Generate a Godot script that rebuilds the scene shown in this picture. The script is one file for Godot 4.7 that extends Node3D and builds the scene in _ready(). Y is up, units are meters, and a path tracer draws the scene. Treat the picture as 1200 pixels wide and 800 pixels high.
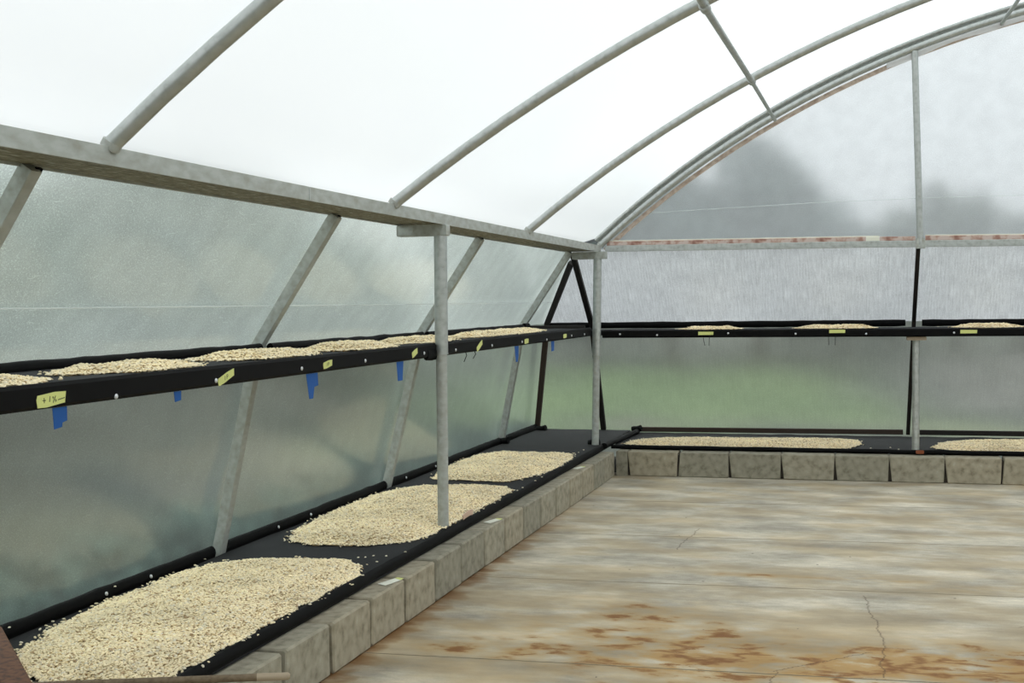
extends Node3D
# A coffee drying house: a film-covered steel tunnel with black-clothed drying beds and shelves along a low block kerb.
# Metres, y up, floor at y = 0, camera above the origin looking down -z and a little to the left.

const WALL_X := -1.964      # inner face of the side kerb
const KERB_Z := -10.2       # inner face of the end kerb
const MID_X := 2.755        # ridge line
const PITCH := 0.4064       # block module

var taken := {}
var M := {}
var rng := RandomNumberGenerator.new()

# ------------------------------------------------------------------ naming and tagging

func numbered(called: String) -> String:
	var n: int = taken.get(called, 0)
	taken[called] = n + 1
	return called if n == 0 else "%s_%03d" % [called, n]

func tag(o: Node, label := "", category := "", group := "", kind := "") -> Node:
	if label: o.set_meta("label", label)
	if category: o.set_meta("category", category)
	if group: o.set_meta("group", group)
	if kind: o.set_meta("kind", kind)
	return o

func base(called: String, at := Vector3.ZERO) -> Node3D:
	var o := Node3D.new()
	o.name = numbered(called)
	add_child(o, true)
	o.position = at
	return o

func put(called: String, mesh: Mesh, mat: Material, parent: Node = null) -> MeshInstance3D:
	var o := MeshInstance3D.new()
	o.mesh = mesh
	o.material_override = null
	if mesh is ArrayMesh:
		for i in mesh.get_surface_count():
			o.set_surface_override_material(i, mat)
	else:
		o.material_override = mat
	o.cast_shadow = GeometryInstance3D.SHADOW_CASTING_SETTING_ON
	if parent == null:
		o.name = numbered(called)
		add_child(o, true)
	else:
		o.name = called
		var k := 1
		while parent.has_node(NodePath(String(o.name))):
			o.name = "%s_%03d" % [called, k]
			k += 1
		parent.add_child(o, true)
	return o

# ------------------------------------------------------------------ mesh building

func begin(smooth := false) -> SurfaceTool:
	var st := SurfaceTool.new()
	st.begin(Mesh.PRIMITIVE_TRIANGLES)
	st.set_smooth_group(0 if smooth else -1)
	return st

func done(st: SurfaceTool) -> ArrayMesh:
	st.generate_normals()
	st.index()
	return st.commit()

func tri(st: SurfaceTool, a: Vector3, b: Vector3, c: Vector3, out: Vector3, ua := Vector2.ZERO, ub := Vector2.ZERO, uc := Vector2.ZERO) -> void:
	if (b - a).cross(c - a).dot(out) > 0.0:
		st.set_uv(ua); st.add_vertex(a)
		st.set_uv(uc); st.add_vertex(c)
		st.set_uv(ub); st.add_vertex(b)
	else:
		st.set_uv(ua); st.add_vertex(a)
		st.set_uv(ub); st.add_vertex(b)
		st.set_uv(uc); st.add_vertex(c)

func quad(st: SurfaceTool, a: Vector3, b: Vector3, c: Vector3, d: Vector3, out: Vector3, ua := Vector2.ZERO, ub := Vector2.ZERO, uc := Vector2.ZERO, ud := Vector2.ZERO) -> void:
	tri(st, a, b, c, out, ua, ub, uc)
	tri(st, a, c, d, out, ua, uc, ud)

func ring_profile(r: float, n := 14) -> PackedVector2Array:
	var p := PackedVector2Array()
	for i in n:
		p.append(Vector2(cos(TAU * i / n), sin(TAU * i / n)) * r)
	return p

func box_profile(w: float, h: float, c := 0.003) -> PackedVector2Array:
	var a := w / 2
	var b := h / 2
	return PackedVector2Array([Vector2(a, -b + c), Vector2(a, b - c), Vector2(a - c, b), Vector2(-a + c, b), Vector2(-a, b - c), Vector2(-a, -b + c), Vector2(-a + c, -b), Vector2(a - c, -b)])

# A convex profile carried along a path; profile x goes along «side» (tangent x ref), y along «up».
func sweep(st: SurfaceTool, path: Array, prof: PackedVector2Array, ref: Vector3, smooth := false, scale_at: Array = []) -> void:
	var rings := []
	var n := prof.size()
	var along := 0.0
	for i in path.size():
		var t: Vector3
		if i == 0: t = path[1] - path[0]
		elif i == path.size() - 1: t = path[i] - path[i - 1]
		else: t = (path[i] - path[i - 1]).normalized() + (path[i + 1] - path[i]).normalized()
		t = t.normalized()
		var side := t.cross(ref).normalized()
		var up := side.cross(t).normalized()
		var k: float = scale_at[i] if scale_at.size() else 1.0
		var ring := PackedVector3Array()
		for q in prof:
			ring.append(path[i] + side * q.x * k + up * q.y * k)
		rings.append(ring)
	st.set_smooth_group(0 if smooth else -1)
	for i in path.size() - 1:
		var mid: Vector3 = (path[i] + path[i + 1]) / 2
		var next: float = along + path[i].distance_to(path[i + 1])
		for j in n:
			var j2 := (j + 1) % n
			var a: Vector3 = rings[i][j]
			var b: Vector3 = rings[i][j2]
			var c: Vector3 = rings[i + 1][j2]
			var d: Vector3 = rings[i + 1][j]
			quad(st, a, b, c, d, (a + b + c + d) / 4 - mid, Vector2(along, float(j) / n), Vector2(along, float(j + 1) / n), Vector2(next, float(j + 1) / n), Vector2(next, float(j) / n))
		along = next
	st.set_smooth_group(-1)
	for e in [0, path.size() - 1]:
		var out: Vector3 = path[0] - path[1] if e == 0 else path[e] - path[e - 1]
		for j in range(1, n - 1):
			tri(st, rings[e][0], rings[e][j], rings[e][j + 1], out)

func tube(path: Array, r: float, ref := Vector3(0.013, 0.021, 1), n := 14, scale_at: Array = []) -> ArrayMesh:
	var st := begin()
	sweep(st, path, ring_profile(r, n), ref, true, scale_at)
	return done(st)

func bar(path: Array, w: float, h: float, ref := Vector3.UP, c := 0.003) -> ArrayMesh:
	var st := begin()
	sweep(st, path, box_profile(w, h, c), ref)
	return done(st)

func block(lo: Vector3, hi: Vector3, c := 0.003) -> ArrayMesh:
	var m := (lo + hi) / 2
	return bar([Vector3(m.x, m.y, lo.z), Vector3(m.x, m.y, hi.z)], hi.x - lo.x, hi.y - lo.y, Vector3.UP, c)

# ------------------------------------------------------------------ textures and materials

func noise(seed_: int, freq: float, octaves := 4, kind := FastNoiseLite.TYPE_SIMPLEX_SMOOTH) -> FastNoiseLite:
	var n := FastNoiseLite.new()
	n.seed = seed_
	n.noise_type = kind
	n.frequency = freq
	n.fractal_octaves = octaves
	n.fractal_type = FastNoiseLite.FRACTAL_FBM if octaves > 1 else FastNoiseLite.FRACTAL_NONE
	return n

func noise_tex(n: FastNoiseLite, size: int, stops: Array, colors: Array) -> NoiseTexture2D:
	var g := Gradient.new()
	g.offsets = PackedFloat32Array(stops)
	g.colors = PackedColorArray(colors)
	var t := NoiseTexture2D.new()
	t.width = size
	t.height = size
	t.seamless = true
	t.seamless_blend_skirt = 0.2
	t.noise = n
	t.color_ramp = g
	return t

func mat(called: String, color: Color, rough := 0.7, metal := 0.0) -> StandardMaterial3D:
	var m := StandardMaterial3D.new()
	m.resource_name = called
	m.albedo_color = color
	m.roughness = rough
	m.metallic = metal
	M[called] = m
	return m

func tri_tex(m: StandardMaterial3D, t: Texture2D, tile: float, world := true) -> void:
	m.albedo_texture = t
	m.uv1_triplanar = true
	m.uv1_world_triplanar = world
	m.uv1_scale = Vector3.ONE / tile

func bump(m: StandardMaterial3D, t: Texture2D, cm: float) -> void:
	m.heightmap_enabled = true
	m.heightmap_texture = t
	m.heightmap_scale = cm

# Condensation on the film: fine beads, and where the film stands upright, run marks.
func drop_image(size: int, beads: int, run: float, seed_: int, wipes := 0, ground := 0.835) -> ImageTexture:
	var r := RandomNumberGenerator.new()
	r.seed = seed_
	var cloud := noise(seed_, 0.006, 3).get_seamless_image(size, size)
	var fine := noise(seed_ + 1, 0.16, 2).get_seamless_image(size, size)
	var streak := noise(seed_ + 2, 0.11, 3, FastNoiseLite.TYPE_PERLIN).get_seamless_image(size, size)
	var v := PackedFloat32Array()
	v.resize(size * size)
	for y in size:
		for x in size:
			var s := streak.get_pixel(x, y >> 4).r
			v[y * size + x] = ground + (cloud.get_pixel(x, y).r - 0.5) * 0.06 + (fine.get_pixel(x, y).r - 0.5) * 0.16 + (s - 0.5) * run
	for i in beads:
		var x := r.randi() % size
		var y := r.randi() % size
		var w := r.randf_range(0.12, 0.40)
		var k := r.randi() % 4
		v[y * size + x] += w
		v[y * size + (x + 1) % size] += w * 0.7
		if k > 0:
			v[((y + 1) % size) * size + x] += w * 0.8
			v[((y + 1) % size) * size + (x + 1) % size] += w * 0.5
		if k > 2:
			for q in 3:
				v[((y + q) % size) * size + (x + 2) % size] += w * 0.5
	for i in wipes:
		var p := Vector2(r.randf() * size, r.randf() * size)
		var d := Vector2.from_angle(r.randf_range(-0.9, 0.3))
		for q in r.randi_range(12, 46):
			p += d + Vector2(r.randf_range(-0.4, 0.4), r.randf_range(-0.4, 0.4))
			d = d.rotated(r.randf_range(-0.12, 0.12))
			for e in 2:
				v[posmod(int(p.y) + e, size) * size + posmod(int(p.x), size)] += 0.18
	var bytes := PackedByteArray()
	bytes.resize(size * size)
	for i in size * size:
		bytes[i] = int(clampf(v[i], 0.0, 1.0) * 255.0)
	var im := Image.create_from_data(size, size, false, Image.FORMAT_L8, bytes)
	im.convert(Image.FORMAT_RGB8)
	return ImageTexture.create_from_image(im)

func film(called: String, color: Color, milk: float, back: float, tex: Texture2D, rough := 0.68, gloss := 1.0) -> StandardMaterial3D:
	var m := mat(called, Color(color.r, color.g, color.b, milk), rough)
	m.refraction_enabled = true
	m.refraction_scale = 0.003
	m.metallic_specular = 0.35
	m.albedo_texture = tex
	m.transparency = BaseMaterial3D.TRANSPARENCY_ALPHA
	m.clearcoat_enabled = true
	m.clearcoat = gloss
	m.clearcoat_roughness = 0.17
	m.backlight_enabled = true
	m.backlight = Color(back, back, back).linear_to_srgb()
	m.cull_mode = BaseMaterial3D.CULL_DISABLED
	return m

# The slab's stains: pale, grey and tan bands that follow the trowelling, rust blooms, a dirty line along the kerb, cracks.
func floor_image() -> ImageTexture:
	var w := 800
	var h := 1600
	var band := noise(11, 0.012, 4)
	var fine := noise(12, 0.11, 3)
	var cloud := noise(13, 0.008, 4)
	var tan_n := noise(14, 0.010, 4)
	var rust_n := noise(15, 0.020, 5)
	var grit := noise(16, 0.4, 2)
	var vein := noise(17, 0.012, 4)
	# x, z, half length, half depth, strength
	var blooms := [[-0.35, -5.0, 0.55, 0.20, 0.8], [0.02, -5.12, 0.22, 0.16, 1.0], [0.34, -5.25, 0.35, 0.16, 0.9], [-0.02, -4.83, 0.35, 0.10, 0.7], [0.62, -5.1, 0.35, 0.22, 0.75], [0.62, -4.86, 0.3, 0.13, 0.8], [-0.62, -4.95, 0.22, 0.25, 0.8], [-0.95, -5.25, 0.45, 0.2, 0.45], [-1.25, -4.95, 0.5, 0.1, 0.5],
		[-0.55, -6.6, 0.28, 0.05, 0.6], [0.0, -6.62, 0.3, 0.05, 0.7], [0.45, -6.5, 0.35, 0.08, 0.4], [-1.0, -5.75, 0.4, 0.25, 0.42], [-0.75, -5.45, 0.3, 0.15, 0.4], [0.85, -6.6, 0.22, 0.07, 0.5], [-1.1, -5.0, 1.2, 0.6, 0.30], [0.2, -5.1, 1.1, 0.5, 0.22], [0.2, -4.6, 0.8, 0.12, 0.6], [-0.5, -4.5, 0.5, 0.1, 0.6], [0.1, -8.6, 0.9, 0.2, 0.14]]
	var bytes := PackedByteArray()
	bytes.resize(w * h * 3)
	for j in h:
		var z := -10.4 + 8.0 * j / h
		var near := []
		for b in blooms:
			if absf(z - b[1]) < b[3] * 2.2: near.append(b)
		for i in w:
			var x := -2.0 + 4.0 * i / w
			var px := float(i)
			var pz := float(j)
			var s := band.get_noise_2d(px * 0.42, pz * 1.25)
			var c := cloud.get_noise_2d(px, pz)
			var f := fine.get_noise_2d(px * 0.45, pz) + 0.7 * grit.get_noise_2d(px, pz)
			var l := 0.665 + s * 0.12 + c * 0.14 + f * 0.06
			var r := l * 1.03
			var g := l * 0.985
			var bl := l * 0.885
			var t := clampf((tan_n.get_noise_2d(px * 0.65, pz * 1.15 + 300.0) + 0.24 + 0.32 * smoothstep(-6.6, -5.2, z)) * 1.7, 0.0, 1.0)
			r = lerpf(r, 0.63 * (0.97 + s * 0.2), t * 0.55)
			g = lerpf(g, 0.555 * (0.97 + s * 0.2), t * 0.55)
			bl = lerpf(bl, 0.425 * (0.97 + s * 0.2), t * 0.55)
			var k := 0.0
			for b in near:
				var u: float = (x - b[0]) / b[2]
				var v: float = (z - b[1]) / b[3]
				k += b[4] * exp(-(u * u + v * v))
			var q := rust_n.get_noise_2d(px * 0.85, pz * 1.35)
			# the dirt that gathers in the angle of the kerb
			var edge := 1.0 - clampf((x - WALL_X) / (0.07 + 0.10 * maxf(0.0, q + 0.2)), 0.0, 1.0)
			if edge > 0.0 and z > -9.0:
				var dirt := edge * clampf((z + 9.0) / 2.5, 0.0, 1.0) * clampf(0.75 + q, 0.0, 1.0)
				r = lerpf(r, 0.40, dirt)
				g = lerpf(g, 0.27, dirt)
				bl = lerpf(bl, 0.14, dirt)
			if k > 0.02:
				var mm := clampf(k * (0.62 + q * 1.3 + f * 0.25), 0.0, 1.0)
				r = lerpf(r, 0.62, mm * 0.72)
				g = lerpf(g, 0.465, mm * 0.72)
				bl = lerpf(bl, 0.235, mm * 0.72)
				var line := 1.0 - absf(vein.get_noise_2d(px * 0.6, pz * 1.5)) * 9.0
				var deep := clampf(maxf(line, (q - 0.22) * 3.0) + f * 0.3, 0.0, 1.0) * smoothstep(0.34, 0.75, mm)
				r = lerpf(r, 0.44, deep * 0.85)
				g = lerpf(g, 0.27, deep * 0.85)
				bl = lerpf(bl, 0.095, deep * 0.85)
			var o := (j * w + i) * 3
			bytes[o] = int(clampf(r, 0, 1) * 255.0)
			bytes[o + 1] = int(clampf(g, 0, 1) * 255.0)
			bytes[o + 2] = int(clampf(bl, 0, 1) * 255.0)
	var im := Image.create_from_data(w, h, false, Image.FORMAT_RGB8, bytes)
	# hairline cracks and dark specks
	var r2 := RandomNumberGenerator.new()
	r2.seed = 5
	for crack in [[-0.02, -6.25, 0.02, -4.9], [0.02, -5.25, -0.35, -4.9], [-0.33, -4.9, -0.42, -4.3], [0.86, -6.2, 0.6, -5.8], [1.0, -9.4, 1.25, -8.7], [-1.0, -7.9, -1.05, -7.2]]:
		var a := Vector2((crack[0] + 2.0) * 200.0, (crack[1] + 10.4) * 200.0)
		var b := Vector2((crack[2] + 2.0) * 200.0, (crack[3] + 10.4) * 200.0)
		var steps := int(a.distance_to(b))
		var off := 0.0
		for q in steps:
			off += r2.randf_range(-0.7, 0.7)
			var p := a.lerp(b, float(q) / steps) + (b - a).orthogonal().normalized() * off
			im.set_pixel(clampi(int(p.x), 0, w - 1), clampi(int(p.y), 0, h - 1), im.get_pixel(clampi(int(p.x), 0, w - 1), clampi(int(p.y), 0, h - 1)) * Color(0.68, 0.65, 0.62))
	for q in 70:
		var p := Vector2i(r2.randi_range(4, w - 6), r2.randi_range(4, h - 6))
		im.fill_rect(Rect2i(p, Vector2i(r2.randi_range(1, 2), r2.randi_range(1, 2))), Color(0.2, 0.17, 0.14))
	return ImageTexture.create_from_image(im)

func make_materials() -> void:
	var steel_tex := noise_tex(noise(21, 0.02, 5), 512, [0.0, 0.35, 0.6, 1.0], [Color(0.80, 0.80, 0.78), Color(0.91, 0.92, 0.91), Color(0.95, 0.96, 0.95), Color(1, 1, 1)])
	var m := mat("galvanised_steel", Color(0.76, 0.77, 0.765), 0.42, 0.7)
	tri_tex(m, steel_tex, 0.5)
	m = mat("weathered_steel", Color(0.74, 0.755, 0.74), 0.6, 0.2)
	tri_tex(m, noise_tex(noise(22, 0.016, 5), 512, [0.0, 0.3, 0.5, 0.62, 1.0], [Color(0.82, 0.80, 0.76), Color(0.89, 0.885, 0.87), Color(0.92, 0.925, 0.915), Color(0.95, 0.955, 0.95), Color(1, 1, 1)]), 0.45)
	m.uv1_scale = Vector3(2.6, 2.6, 1.0)
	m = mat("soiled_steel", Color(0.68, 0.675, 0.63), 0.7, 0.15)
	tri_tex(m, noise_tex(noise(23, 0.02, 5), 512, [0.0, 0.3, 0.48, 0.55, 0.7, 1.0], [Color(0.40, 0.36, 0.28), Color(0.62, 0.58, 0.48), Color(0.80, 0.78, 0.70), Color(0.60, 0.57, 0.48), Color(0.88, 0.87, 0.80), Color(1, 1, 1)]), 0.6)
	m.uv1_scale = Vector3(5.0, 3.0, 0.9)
	m = mat("dark_timber", Color(0.13, 0.105, 0.09), 0.75)
	tri_tex(m, steel_tex, 0.3)
	m = mat("lath_timber", Color(0.86, 0.81, 0.77), 0.8)
	tri_tex(m, noise_tex(noise(24, 0.03, 4), 256, [0.0, 0.45, 0.62, 1.0], [Color(0.80, 0.73, 0.69), Color(0.93, 0.90, 0.87), Color(1, 0.98, 0.96), Color(1, 1, 1)]), 0.6)
	m = mat("red_lath_timber", Color(0.80, 0.73, 0.70), 0.8)
	tri_tex(m, noise_tex(noise(25, 0.02, 4), 256, [0.0, 0.4, 0.6, 0.72, 1.0], [Color(0.66, 0.52, 0.47), Color(0.84, 0.73, 0.69), Color(0.95, 0.91, 0.88), Color(1, 1, 1), Color(1, 1, 1)]), 0.5)
	var weave := noise_tex(noise(26, 0.2, 2), 256, [0.0, 1.0], [Color(0, 0, 0), Color(1, 1, 1)])
	m = mat("black_cloth", Color(0.075, 0.078, 0.088), 0.8)
	m.rim_enabled = true
	m.rim = 0.12
	m.metallic_specular = 0.35
	bump(m, weave, 0.12)
	m.uv1_triplanar = true
	m.uv1_world_triplanar = true
	m.uv1_scale = Vector3.ONE / 0.25
	m = mat("black_edging", Color(0.028, 0.028, 0.030), 0.7)
	m.metallic_specular = 0.25
	var pits := noise_tex(noise(28, 0.014, 5), 512, [0.0, 0.3, 0.5, 0.8, 1.0], [Color(0.70, 0.68, 0.63), Color(0.84, 0.825, 0.785), Color(0.90, 0.885, 0.85), Color(0.95, 0.935, 0.9), Color(1, 1, 1)])
	var pit_h := noise_tex(noise(29, 0.22, 3), 512, [0.0, 0.3, 0.45, 1.0], [Color(0, 0, 0), Color(0.6, 0.6, 0.6), Color(0.9, 0.9, 0.9), Color(1, 1, 1)])
	for v in 3:
		m = mat("concrete_block_%d" % v, [Color(0.66, 0.645, 0.59), Color(0.62, 0.61, 0.56), Color(0.68, 0.655, 0.59)][v], 0.92)
		tri_tex(m, pits, 0.55)
		m.uv1_offset = Vector3(0.3, 0.17, 0.41) * v
		bump(m, pit_h, 0.09)
	m = mat("slab_concrete", Color(1, 1, 1), 0.7)
	m.albedo_texture = floor_image()
	m.uv1_scale = Vector3(0.25, 0.125, 1)
	m.uv1_offset = Vector3(0.5, 1.3, 0)
	m.metallic_specular = 0.4
	m = mat("joint_filler", Color(0.24, 0.22, 0.19), 0.95)
	m = mat("bean_skin", Color(1, 1, 1), 0.6)
	m.vertex_color_use_as_albedo = true
	m = mat("bean_layer", Color(0.80, 0.70, 0.51), 0.8)
	m = mat("yellow_tape", Color(0.82, 0.84, 0.52), 0.7)
	m = mat("white_tape", Color(0.90, 0.90, 0.84), 0.7)
	m = mat("blue_tape", Color(0.0, 0.31, 0.60), 0.7)
	m = mat("pen_ink", Color(0.22, 0.23, 0.14), 0.8)
	m = mat("screw_metal", Color(0.86, 0.87, 0.88), 0.35, 0.3)
	m = mat("brown_board", Color(0.46, 0.29, 0.17), 0.7)
	tri_tex(m, noise_tex(noise(31, 0.03, 4), 256, [0.0, 0.5, 1.0], [Color(0.5, 0.42, 0.36), Color(0.85, 0.8, 0.75), Color(1, 1, 1)]), 0.25)
	m = mat("grey_wood", Color(0.50, 0.44, 0.36), 0.75)
	tri_tex(m, noise_tex(noise(32, 0.04, 4), 256, [0.0, 0.5, 1.0], [Color(0.6, 0.56, 0.5), Color(0.9, 0.88, 0.84), Color(1, 1, 1)]), 0.2)
	m = mat("tan_plastic", Color(0.78, 0.66, 0.58), 0.6)
	# the films
	var beads := drop_image(1024, 26000, 0.0, 41, 40)
	var runs := drop_image(1024, 30000, 0.17, 43, 16)
	var thin_beads := drop_image(1024, 9000, 0.0, 47, 30, 0.92)
	var few_runs := drop_image(1024, 24000, 0.07, 45, 20)
	film("roof_film", Color(0.865, 0.895, 0.905), 0.5, 0.4, null, 0.75, 0.3)
	film("side_film_wet", Color(0.94, 1.0, 0.97), 0.28, 0.46, beads)
	film("side_film_low", Color(0.84, 0.905, 0.86), 0.06, 0.08, beads, 0.55)
	film("end_film_wet", Color(0.97, 0.99, 1.0), 0.43, 0.80, runs, 0.68, 0.3)
	film("end_film_low", Color(0.90, 0.94, 0.90), 0.08, 0.10, few_runs, 0.6, 0.3)
	film("gable_film", Color(0.96, 0.99, 1.0), 0.20, 0.36, thin_beads, 0.6, 0.4)
	m = mat("seam", Color(0.93, 0.96, 0.96, 0.6), 0.5)
	m.transparency = BaseMaterial3D.TRANSPARENCY_ALPHA
	# outside
	m = mat("meadow", Color(1, 1, 1), 0.95)
	m.vertex_color_use_as_albedo = true
	tri_tex(m, noise_tex(noise(51, 0.012, 4), 512, [0.0, 0.36, 0.5, 0.62, 1.0], [Color(0.62, 0.66, 0.64), Color(0.78, 0.80, 0.76), Color(0.88, 0.90, 0.84), Color(0.94, 0.94, 0.91), Color(1, 1, 1)]), 11.0)
	m = mat("leaf_dark", Color(0.25, 0.36, 0.33), 0.7)
	m = mat("leaf_mid", Color(0.30, 0.38, 0.28), 0.7)
	m = mat("bark", Color(0.30, 0.25, 0.20), 0.9)

# ------------------------------------------------------------------ the film house

func hoop_points(apex: float, z: float, n := 40, off := 0.0) -> Array:
	var d := apex - 1.872
	var r := (4.86 * 4.86 + d * d) / (2.0 * d)
	var cy := apex - r
	var a0 := atan2(1.872 - cy, -4.86)
	var out := []
	for i in n + 1:
		var a := lerpf(a0, PI - a0, float(i) / n)
		out.append(Vector3(MID_X + cos(a) * (r + off), cy + sin(a) * (r + off), z))
	return out

const HOOPS := [[-10.34, 3.725], [-8.02, 3.56], [-5.58, 3.43], [-3.27, 3.60], [-0.95, 3.62], [1.4, 3.64]]
# outer skin of the leaning walls: height, distance out from the eave line at the sides, and the same at the end
const LEAN := [[1.845, -2.347, -10.44], [1.22, -2.765, -11.04], [0.24, -2.99, -11.53], [-0.04, -3.03, -11.58]]

func lean_quad(st: SurfaceTool, a: Vector3, b: Vector3, c: Vector3, d: Vector3, out: Vector3, tile: float) -> void:
	# a, b along the top, c, d along the bottom; a grid fine enough to let the film sag a little between its fixings
	var nu := 36
	var nv := 8
	var wv := a.distance_to(d) / tile
	var wave := noise(61, 0.9, 2)
	for i in nu:
		for j in nv:
			var p := []
			var u := []
			for e in [[0, 0], [1, 0], [1, 1], [0, 1]]:
				var s := float(i + e[0]) / nu
				var t := float(j + e[1]) / nv
				var q: Vector3 = a.lerp(b, s).lerp(d.lerp(c, s), t)
				var k := sin(PI * t) * sin(PI * s)
				q += out.normalized() * wave.get_noise_3d(q.x, q.y * 2.0, q.z) * (0.02 if absf(out.x) > 0.5 else 0.008) * minf(1.0, k * 3.0)
				p.append(q)
				u.append(Vector2(q.dot((b - a).normalized()) / tile, t * wv))
			quad(st, p[0], p[1], p[2], p[3], out, u[0], u[1], u[2], u[3])

func build_films() -> void:
	var tile := 1.3
	for side in [0, 1]:
		var wall := base("wall_left" if side == 0 else "wall_right")
		tag(wall, "", "", "", "structure")
		for k in 3:
			var t: Array = LEAN[k]
			var u: Array = LEAN[k + 1]
			var x0: float = t[1] if side == 0 else 2.0 * MID_X - t[1]
			var x1: float = u[1] if side == 0 else 2.0 * MID_X - u[1]
			var st := begin(true)
			lean_quad(st, Vector3(x0, t[0], 1.44), Vector3(x0, t[0], t[2]), Vector3(x1, u[0], u[2]), Vector3(x1, u[0], 1.44), Vector3(1 if side == 0 else -1, 0.3, 0), tile)
			put(["upper_film", "lower_film", "skirt_film"][k], done(st), M["side_film_wet" if k == 0 else "side_film_low"], wall)
		if side == 0:
			for e in [[1.408, -2.632, "upper_film"]]:
				put("seam", bar([Vector3(e[1] + 0.014, e[0], 1.4), Vector3(e[1] + 0.014, e[0], -10.8)], 0.003, 0.006, Vector3.UP, 0.001), M["seam"], wall)
	var back := base("wall_back")
	tag(back, "", "", "", "structure")
	for k in 3:
		var t: Array = LEAN[k]
		var u: Array = LEAN[k + 1]
		var st := begin(true)
		lean_quad(st, Vector3(t[1], t[0], t[2]), Vector3(2 * MID_X - t[1], t[0], t[2]), Vector3(2 * MID_X - u[1], u[0], u[2]), Vector3(u[1], u[0], u[2]), Vector3(0, 0.3, 1), tile)
		put(["upper_film", "lower_film", "skirt_film"][k], done(st), M["end_film_wet" if k == 0 else "end_film_low"], back)
	for e in [[-10.42, 3.73, 1.0], [1.44, 3.645, -1.0]]:
		var st := begin(true)
		var top := hoop_points(e[1], e[0], 60, 0.05 if e[2] > 0 else 0.02)
		for i in 60:
			var a: Vector3 = top[i]
			var b: Vector3 = top[i + 1]
			for j in 6:
				var f := float(j) / 6
				var g := float(j + 1) / 6
				var a0 := Vector3(a.x, lerpf(1.84, a.y, f), e[0])
				var a1 := Vector3(a.x, lerpf(1.84, a.y, g), e[0])
				var b0 := Vector3(b.x, lerpf(1.84, b.y, f), e[0])
				var b1 := Vector3(b.x, lerpf(1.84, b.y, g), e[0])
				quad(st, a0, b0, b1, a1, Vector3(0, 0, e[2]), Vector2(a0.x, -a0.y) / tile, Vector2(b0.x, -b0.y) / tile, Vector2(b1.x, -b1.y) / tile, Vector2(a1.x, -a1.y) / tile)
		if e[2] > 0:
			put("gable_film", done(st), M["gable_film"], back)
			put("seam", bar([Vector3(-1.78, 2.129, -10.412), Vector3(-0.36, 2.172, -10.412), Vector3(0.42, 2.181, -10.412), Vector3(7.0, 2.16, -10.412)], 0.005, 0.003, Vector3.UP, 0.001), M["seam"], back)
		else:
			var front := base("wall_front")
			tag(front, "", "", "", "structure")
			put("gable_film", done(st), M["gable_film"], front)
			var sf := begin(true)
			lean_quad(sf, Vector3(-2.347, 1.845, 1.44), Vector3(2 * MID_X + 2.347, 1.845, 1.44), Vector3(2 * MID_X + 3.03, -0.04, 1.44), Vector3(-3.03, -0.04, 1.44), Vector3(0, 0, -1), tile)
			put("lower_film", done(sf), M["end_film_low"], front)
	# the roof sheet, laid over the hoops and down over both eave beams
	var rows := []
	for hoop in HOOPS:
		var row := [Vector3(-2.350, 1.84, hoop[0]), Vector3(-2.352, 1.880, hoop[0])]
		row.append_array(hoop_points(hoop[1], hoop[0], 48, 0.085 if hoop[0] < -10 else 0.032))
		row.append(Vector3(2 * MID_X + 2.352, 1.880, hoop[0]))
		row.append(Vector3(2 * MID_X + 2.350, 1.84, hoop[0]))
		if hoop[0] < -10: for q in row.size(): row[q] = row[q] + Vector3(0, 0, -0.09)
		if hoop[0] > 1: for q in row.size(): row[q] = row[q] + Vector3(0, 0, 0.05)
		rows.append(row)
	var rs := begin(true)
	for i in rows.size() - 1:
		for s in 6:
			for j in rows[i].size() - 1:
				var p := []
				for e in [[0, 0], [1, 0], [1, 1], [0, 1]]:
					var f := float(s + e[0]) / 6.0
					var q: Vector3 = rows[i][j + e[1]].lerp(rows[i + 1][j + e[1]], f)
					var sag := sin(PI * f) * (0.03 if j + e[1] > 3 and j + e[1] < rows[i].size() - 4 else 0.0)
					p.append(q - Vector3(0, sag, 0))
				quad(rs, p[0], p[1], p[2], p[3], Vector3(MID_X, 0, p[0].z) - p[0])
	var ceiling := base("ceiling")
	tag(ceiling, "", "", "", "structure")
	put("roof_film", done(rs), M["roof_film"], ceiling)

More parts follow.
